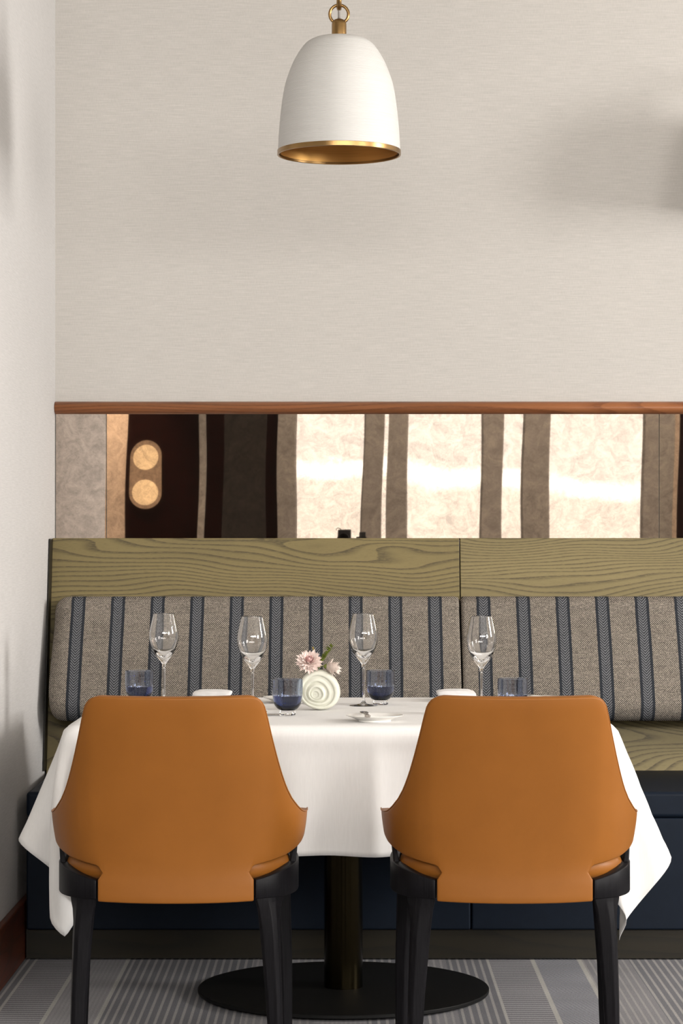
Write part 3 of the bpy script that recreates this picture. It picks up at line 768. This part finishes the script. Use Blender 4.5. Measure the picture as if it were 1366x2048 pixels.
for px, Y, lb in ((505, 6.27, 'tall empty wine glass behind the right corner of the left chair'), (727, 6.50, 'tall empty wine glass to the right of the pink flowers'), (963, 6.29, 'tall empty wine glass, rightmost of the four')):
    c = copy_tree(g1); c.location = put(px, Y); c['label'] = lb
t1 = tumbler(put(279, 6.53), 'blue glass tumbler next to the leftmost wine glass')
for px, Y, lb in ((575, 6.15, 'blue glass tumbler in front of the ivory vase'), (761, 6.54, 'blue glass tumbler beside the wine glass right of the flowers'), (1025.5, 6.17, 'pale blue glass tumbler behind the right chair, beside the rightmost wine glass')):
    c = copy_tree(t1); c.location = put(px, Y); c['label'] = lb

# ------------------------------------------------------------------ plates, knives, napkins
def plate(loc, label):
    t = lathe('bread_plate', [(0, .004), (.040, .0042), (.046, .006), (.056, .0105), (.0700, .0150), (.0708, .0158), (.0700, .0165), (.0560, .0128), (.046, .0085), (.040, .0066), (0, .0064)], M['white_ceramic'], None, 72)
    lathe('foot_ring', [(.034, .0005), (.040, .0005), (.0405, .0045), (.0335, .0045), (.034, .0005)], M['white_ceramic'], t, 48)
    t.location = loc; return tag(t, label, 'plate', 'bread plates')
p1 = plate(put(749, 5.945), 'small white bread plate between the chairs, holding a butter knife')
p2 = copy_tree(p1); p2.location = put(577, 6.62); p2['label'] = 'small white bread plate half hidden behind the tumbler and vase'
p3 = copy_tree(p1); p3.location = put(1096, 6.62); p3['label'] = 'small white bread plate showing above the right chair back'
def knife(loc, rz, label, tilt=0.0):
    t = empty('butter_knife', loc, label, 'knife', 'butter knives', rz); t.rotation_euler[0] = tilt
    # handle: flat bar widening to its end; blade: broad spatulate
    def bar(name, secs):
        vs_, fs_ = [], []
        for (y, w, th, dz) in secs:
            for (a, b) in ((-1, -.4), (-.7, -1), (.7, -1), (1, -.4), (1, .4), (.7, 1), (-.7, 1), (-1, .4)): vs_.append((a*w, y, dz+b*th))
        for i in range(len(secs)-1):
            for j in range(8): fs_.append((i*8+j, i*8+(j+1) % 8, (i+1)*8+(j+1) % 8, (i+1)*8+j))
        fs_ += [tuple(range(8)), tuple((len(secs)-1)*8+j for j in range(8))[::-1]]
        o = mesh(name, vs_, fs_, M['steel'], t); bev(o, .0006, 1, 30); return o
    bar('handle', [(-.085, .0058, .0022, 0), (-.075, .0075, .0032, 0), (-.04, .0058, .003, .0004), (0, .0042, .0024, .0004)])
    bar('blade', [(0, .0042, .0022, .0004), (.012, .0050, .0016, .0004), (.022, .0095, .0010, .0006), (.055, .0105, .0008, .0008), (.075, .0085, .0006, .001), (.082, .003, .0005, .001)])
    return t
k1 = knife((put(731, 5.93)[0], 5.935, ZT+.0205), .06, 'silver butter knife lying across the bread plate between the chairs')
k2 = copy_tree(k1); q = put(1094, 6.62); k2.location = (q[0], 6.62, ZT+.0205); k2.rotation_euler = (0, 0, .75); k2['label'] = 'dark steel butter knife poking up above the right chair back'
k3 = copy_tree(k1); k3.location = (put(505, 6.13)[0], 6.13, ZT+.0045); k3.rotation_euler = (0, 0, -1.45); k3['label'] = 'butter knife lying on the cloth, its end just right of the left chair'
def napkin(loc, label, seed, flip=1):
    t = empty('folded_napkin', loc, label, 'napkin', 'folded white napkins')
    rng = random.Random(seed)
    for k, (nm, z0, w, d, th) in enumerate((('lower_fold', 0, .062, .075, .013), ('upper_fold', .0125, .056, .070, .017))):
        nx_, ny_ = 16, 12; vs_, fs_ = [], []
        for side in (0, 1):
            for j in range(ny_+1):
                for i in range(nx_+1):
                    u, v = i/nx_*2-1, j/ny_*2-1
                    e = (1-abs(u)**7)*(1-abs(v)**7)
                    sk = .022*flip*(1 if k == 1 else -.3)
                    puff = th*.5*e**.5*(1+.12*math.sin(3*u+seed)+.10*math.sin(4*v+2*seed))
                    zc_ = z0+th*.5+.0025*k*flip*u
                    z = zc_ + (puff if side else -min(puff, th*.5))
                    vs_.append((u*w*(1-.03*abs(v)**3)-(sk*(z-z0)/th if k else 0)+.004*k*flip, v*d*(1-.03*abs(u)**3), max(z, z0)))
        s = (nx_+1)*(ny_+1)
        for side in (0, 1):
            for j in range(ny_):
                for i in range(nx_):
                    a = side*s+j*(nx_+1)+i; f = (a, a+1, a+nx_+2, a+nx_+1); fs_.append(f if side else f[::-1])
        edge = [i for i in range(nx_+1)] + [j*(nx_+1)+nx_ for j in range(1, ny_+1)] + [ny_*(nx_+1)+i for i in range(nx_-1, -1, -1)] + [j*(nx_+1) for j in range(ny_-1, 0, -1)]
        for a, b in zip(edge, edge[1:]+edge[:1]): fs_.append((a, b, s+b, s+a))
        mesh(nm, vs_, fs_, M['napkin'], t, True)
    return t
napkin(put(420, 6.70), 'folded white napkin above the left chair back, between two wine glasses', 1, -1)
napkin(put(917, 6.70), 'folded white napkin above the right chair back, left of the rightmost wine glass', 2, 1)

# ------------------------------------------------------------------ vase and flowers
VX, VY = (636-690)/F*6.34, 6.34
def make_vase():
    """flattened shell-like disc, front carved in off-centre steps, small opening on top"""
    n = 96; cz = .0535; vs_, fs_ = [], []
    def outline(a):
        r = .0540 + .0035*math.cos(a-PI*.02) + .0018*math.cos(2*a+.9) - .0012*math.sin(3*a)
        x, z = r*math.cos(a), r*math.sin(a)
        return x*1.0, max(z, -cz+.0008)
    # (fraction of outline, depth y) front face: rings stepping out towards an off-centre eye
    front = [(1.0, 0.0), (.985, -.010), (.95, -.0165), (.90, -.0195), (.80, -.0205), (.775, -.0195), (.755, -.0155), (.72, -.0165), (.66, -.0185), (.56, -.0205), (.535, -.0195), (.515, -.0150), (.49, -.0158), (.40, -.0205), (.335, -.0225), (.315, -.0215), (.295, -.0165), (.25, -.0180), (.20, -.0205), (.165, -.0200), (.145, -.0165), (.10, -.0170), (.05, -.0185), (0.0, -.019)]
    ex, ez = -.0085, -.0125
    rows = []
    for f, y in front:
        if f == 0: rows.append([len(vs_)]); vs_.append((ex, y, ez)); continue
        row = []
        for i in range(n):
            a = 2*PI*i/n; x, z = outline(a); g = max(0, 1-f)**.8
            row.append(len(vs_)); vs_.append((x*f+ex*(1-f)*(1 if f < .85 else .6), y*1.25, z*f+ez*(1-f)*(1 if f < .85 else .6)))
        rows.append(row)
    back = [(.985, .010), (.93, .0185), (.8, .0225), (.4, .024), (0, .024)]
    prev = rows[0]; brows = [prev]
    for f, y in back:
        if f == 0: brows.append([len(vs_)]); vs_.append((0, y, 0)); continue
        row = []
        for i in range(n):
            x, z = outline(2*PI*i/n); row.append(len(vs_)); vs_.append((x*f, y, z*f))
        brows.append(row)
    for R in (rows, brows):
        for A, B in zip(R, R[1:]):
            for i in range(n):
                j = (i+1) % n
                if len(B) == 1: fs_.append((A[i], A[j], B[0]))
                else: fs_.append((A[i], A[j], B[j], B[i]))
    vs_ = [(x, y, z+cz) for x, y, z in vs_]
    t = empty('vase', (VX, VY, ZT+.0008), 'ivory ceramic disc vase carved with concentric rings, in the middle of the table', 'vase')
    mesh('body', vs_, fs_, M['vase'], t, True)
    lathe('mouth', [(.0080, .094), (.0095, .1005), (.0112, .1085), (.0100, .1092), (.0085, .1085), (.0062, .100), (0, .098)], M['vase'], t, 24, True, (-.010, 0, 0))
    return t
make_vase()
def petal_mesh(name, L, Wd, curl, mat, cup=.25):
    nu, nv = 4, 7; vs_, fs_ = [], []
    for j in range(nv+1):
        v = j/nv; w = Wd*math.sin(PI*min(1, (.12+.88*v)**.8*.93))**.8 if j < nv else Wd*.10
        for i in range(nu+1):
            u = i/nu*2-1
            vs_.append((u*w, L*v*(1-.08*u*u*v), curl*L*v*v - cup*w*(1-u*u)))
    for j in range(nv):
        for i in range(nu):
            a = j*(nu+1)+i; fs_.append((a, a+1, a+nu+2, a+nu+1))
    me = bpy.data.meshes.new(name); me.from_pydata(vs_, [], fs_); me.update(); me.materials.append(mat)
    for p in me.polygons: p.use_smooth = True
    return me
def basis(axis):
    a = Vector(axis).normalized(); return a.to_track_quat('Z', 'X').to_matrix().to_4x4()
def bloom(name, loc, axis, label, rings, seed, stem_to, cat='flower'):
    """rings: (count, mesh, spread angle from the axis in degrees, length scale, lift)"""
    t = empty(name, loc, label, cat); rng = random.Random(seed); B = basis(axis)
    for (cnt, me, ang, scl, lift) in rings:
        for i in range(cnt):
            a = 2*PI*(i+rng.uniform(-.25, .25))/cnt + ang; th = math.radians(ang+rng.uniform(-9, 9))
            o = bpy.data.objects.new('petal', me); C.objects.link(o); o.parent = t
            R = B @ Matrix.Translation((0, 0, lift)) @ Matrix.Rotation(a, 4, 'Z') @ Matrix.Rotation(PI/2-th, 4, 'X') @ Matrix.Scale(scl*rng.uniform(.86, 1.1), 4)
            o.matrix_local = R
    lathe('calyx', [(0, -.006), (.005, -.004), (.0065, .0), (.005, .004), (0, .005)], M['leaf'], t, 12).matrix_local = B
    e = Vector(stem_to)-Vector(loc); d = (B.to_3x3() @ Vector((0, 0, -.01)))
    tube('stalk', [(0, 0, 0), d, d*.5+e*.55, e], .0013, M['leaf'], t, 6)
    return t
pm = petal_mesh('petal', .037, .0056, .10, M['petal']); pw = petal_mesh('petal', .030, .0062, -.15, M['petal_white']); pi_ = petal_mesh('petal', .014, .0034, .35, M['petal_in'])
mouth = (VX-.010, VY, ZT+.104)
fx, fz = (619-690)/F*6.32, HC-(1326-1075)/F*6.32
bloom('pink_chrysanthemum', (fx, VY-.018, fz), (-.02, -.72, .52), 'full blush pink chrysanthemum with deeper pink heart, above the vase',
      [(20, pm, 92, 1.0, .001), (20, pm, 76, 1.02, .002), (19, pm, 60, .92, .003), (17, pm, 46, .80, .004), (18, pi_, 62, 1.25, .007), (17, pi_, 44, 1.2, .008), (14, pi_, 28, 1.15, .009), (8, pi_, 12, 1.0, .010)], 4, mouth)
bx_, bz_ = (652-690)/F*6.33, HC-(1333-1075)/F*6.33
bloom('white_chrysanthemum', (bx_, VY-.004, bz_), (.93, -.25, -.12), 'half open cream chrysanthemum tilting to the right of the pink one',
      [(14, pw, 56, .85, 0), (14, pw, 38, 1.1, .001), (12, pw, 22, 1.25, .002), (8, pw, 8, 1.25, .004)], 9, mouth)
def leaf_mesh(name, L, Wd, mat, curl=-.2):
    return petal_mesh(name, L, Wd, curl, mat, .15)
lm = leaf_mesh('leaflet', .0105, .0024, M['leaf']); lb = leaf_mesh('leaf', .022, .0062, M['leaf'])
def sprig(name, base, tip, label, n, seed, me, bud=None):
    t = empty(name, base, label, 'sprig'); e = Vector(tip)-Vector(base); rng = random.Random(seed)
    tube('stalk', [(0, 0, 0), e*.5+Vector((.002, 0, 0)), e], .0007, M['sprig'], t, 5)
    for i in range(n):
        f = .35+.65*i/n; o = bpy.data.objects.new('leaflet', me); C.objects.link(o); o.parent = t
        a = rng.uniform(0, 2*PI); d = Vector((math.cos(a)*.9, math.sin(a)*.5, .7)).normalized()
        o.matrix_local = Matrix.Translation(e*f) @ d.to_track_quat('Y', 'Z').to_matrix().to_4x4() @ Matrix.Scale(rng.uniform(.8, 1.5), 4)
    return t
s0 = (VX-.006, VY+.004, ZT+.105)
sprig('green_sprig', s0, ((664-690)/F*6.35, VY+.012, HC-(1293-1075)/F*6.35), 'feathery green sprig standing behind the cream flower', 60, 5, lm)
lmb = leaf_mesh('leaflet', .0055, .0016, M['bud'])
sprig('yellow_sprig', (VX-.009, VY+.006, ZT+.105), ((627-690)/F*6.36, VY+.016, HC-(1293-1075)/F*6.36), 'tiny ochre sprig peeping above the pink flower', 16, 8, lmb)
lt = empty('flower_leaf', (VX-.004, VY-.002, ZT+.106), 'small green leaf under the cream flower, over the vase rim', 'leaf')
lf = bpy.data.objects.new('blade', lb); C.objects.link(lf); lf.parent = lt; lf.matrix_local = Vector((.86, -.3, .42)).to_track_quat('Y', 'Z').to_matrix().to_4x4()
tube('stalk', [(0, 0, 0), (-.002, 0, -.004), (-.004, 0, -.008)], .0009, M['leaf'], lt, 5)

# ------------------------------------------------------------------ what the mirror shows from the other end of the room
sc_ = empty('wall_lamp', (-1.515, YR+.0, 1.709), 'oval wall lamp with two round lit discs, reflected in the mirror', 'lamp')
def stadium(w, h, n=24):
    pts = []
    for i in range(n+1): a = PI*i/n; pts.append((w*math.cos(a), h-w+w*math.sin(a)))
    for i in range(n+1): a = PI+PI*i/n; pts.append((w*math.cos(a), -(h-w)+w*math.sin(a)))
    return pts
st = stadium(.117, .257); n = len(st)
mesh('back_plate', [(x, .001, z) for x, z in st]+[(x, .030, z) for x, z in st], [tuple(range(n)), tuple(range(n, 2*n))[::-1]]+[(i, (i+1) % n, n+(i+1) % n, n+i) for i in range(n)], M['plate_glow'], sc_)
for dz in (.128, -.135):
    v, f = lathe_vf([(0, 0), (.095, 0), (.094, .012), (.085, .022), (0, .026)], 40)
    mesh('diffuser', [(x, .0305+z, y+dz) for x, y, z in v], f, M['lens_glow'], sc_, True)
cm = empty('photo_camera', (0, -.012, HC), 'black camera, its top peeping over the bottom edge of the mirror', 'camera')
box('camera_body', (-.075, -.125, -.060), (.075, -.075, .002), M['rubber'], cm, .008)
box('viewfinder_hump', (-.036, -.13, -.002), (.052, -.07, .060), M['rubber'], cm, .006)
v, f = lathe_vf([(.034, .0), (.040, .0), (.040, .075), (.034, .075), (.034, .0)], 40)
mesh('lens_barrel', [(x, -z, y) for x, y, z in v], f, M['rubber'], cm, True)
tube('carry_loop', [(-.045, -.10, .055), (-.047, -.10, .066), (-.035, -.10, .072), (-.02, -.10, .066), (-.015, -.10, .058)], .0025, M['rubber'], cm, 6)
box('control_unit', (.085, -.12, -.03), (.150, -.07, .012), M['rubber'], cm, .004)
ob = box('trigger_unit', (.104, -.115, .010), (.145, -.075, .042), M['rubber'], cm, .004)
box('bracket', (.06, -.115, -.075), (.12, -.08, -.06), M['rubber'], cm, .003); box('bracket_post', (.105, -.11, -.075), (.125, -.085, -.028), M['rubber'], cm, .003)
tp = empty('tripod', (0, -.112, 0), 'black tripod carrying the camera, reflected low in the mirror', 'tripod')
lathe('head', [(0, HC-.12), (.03, HC-.12), (.035, HC-.09), (.03, HC-.0765), (0, HC-.0765)], M['rubber'], tp, 24)
lathe('centre_post', [(0, .55), (.015, .55), (.015, HC-.12), (0, HC-.12)], M['rubber'], tp, 16)
for i in range(3):
    a = PI/2+2*PI*i/3; tube('leg', [(.02*math.cos(a), .02*math.sin(a), HC-.2), (.5*math.cos(a), .5*math.sin(a), .012)], [.016, .011], M['rubber'], tp, 10)
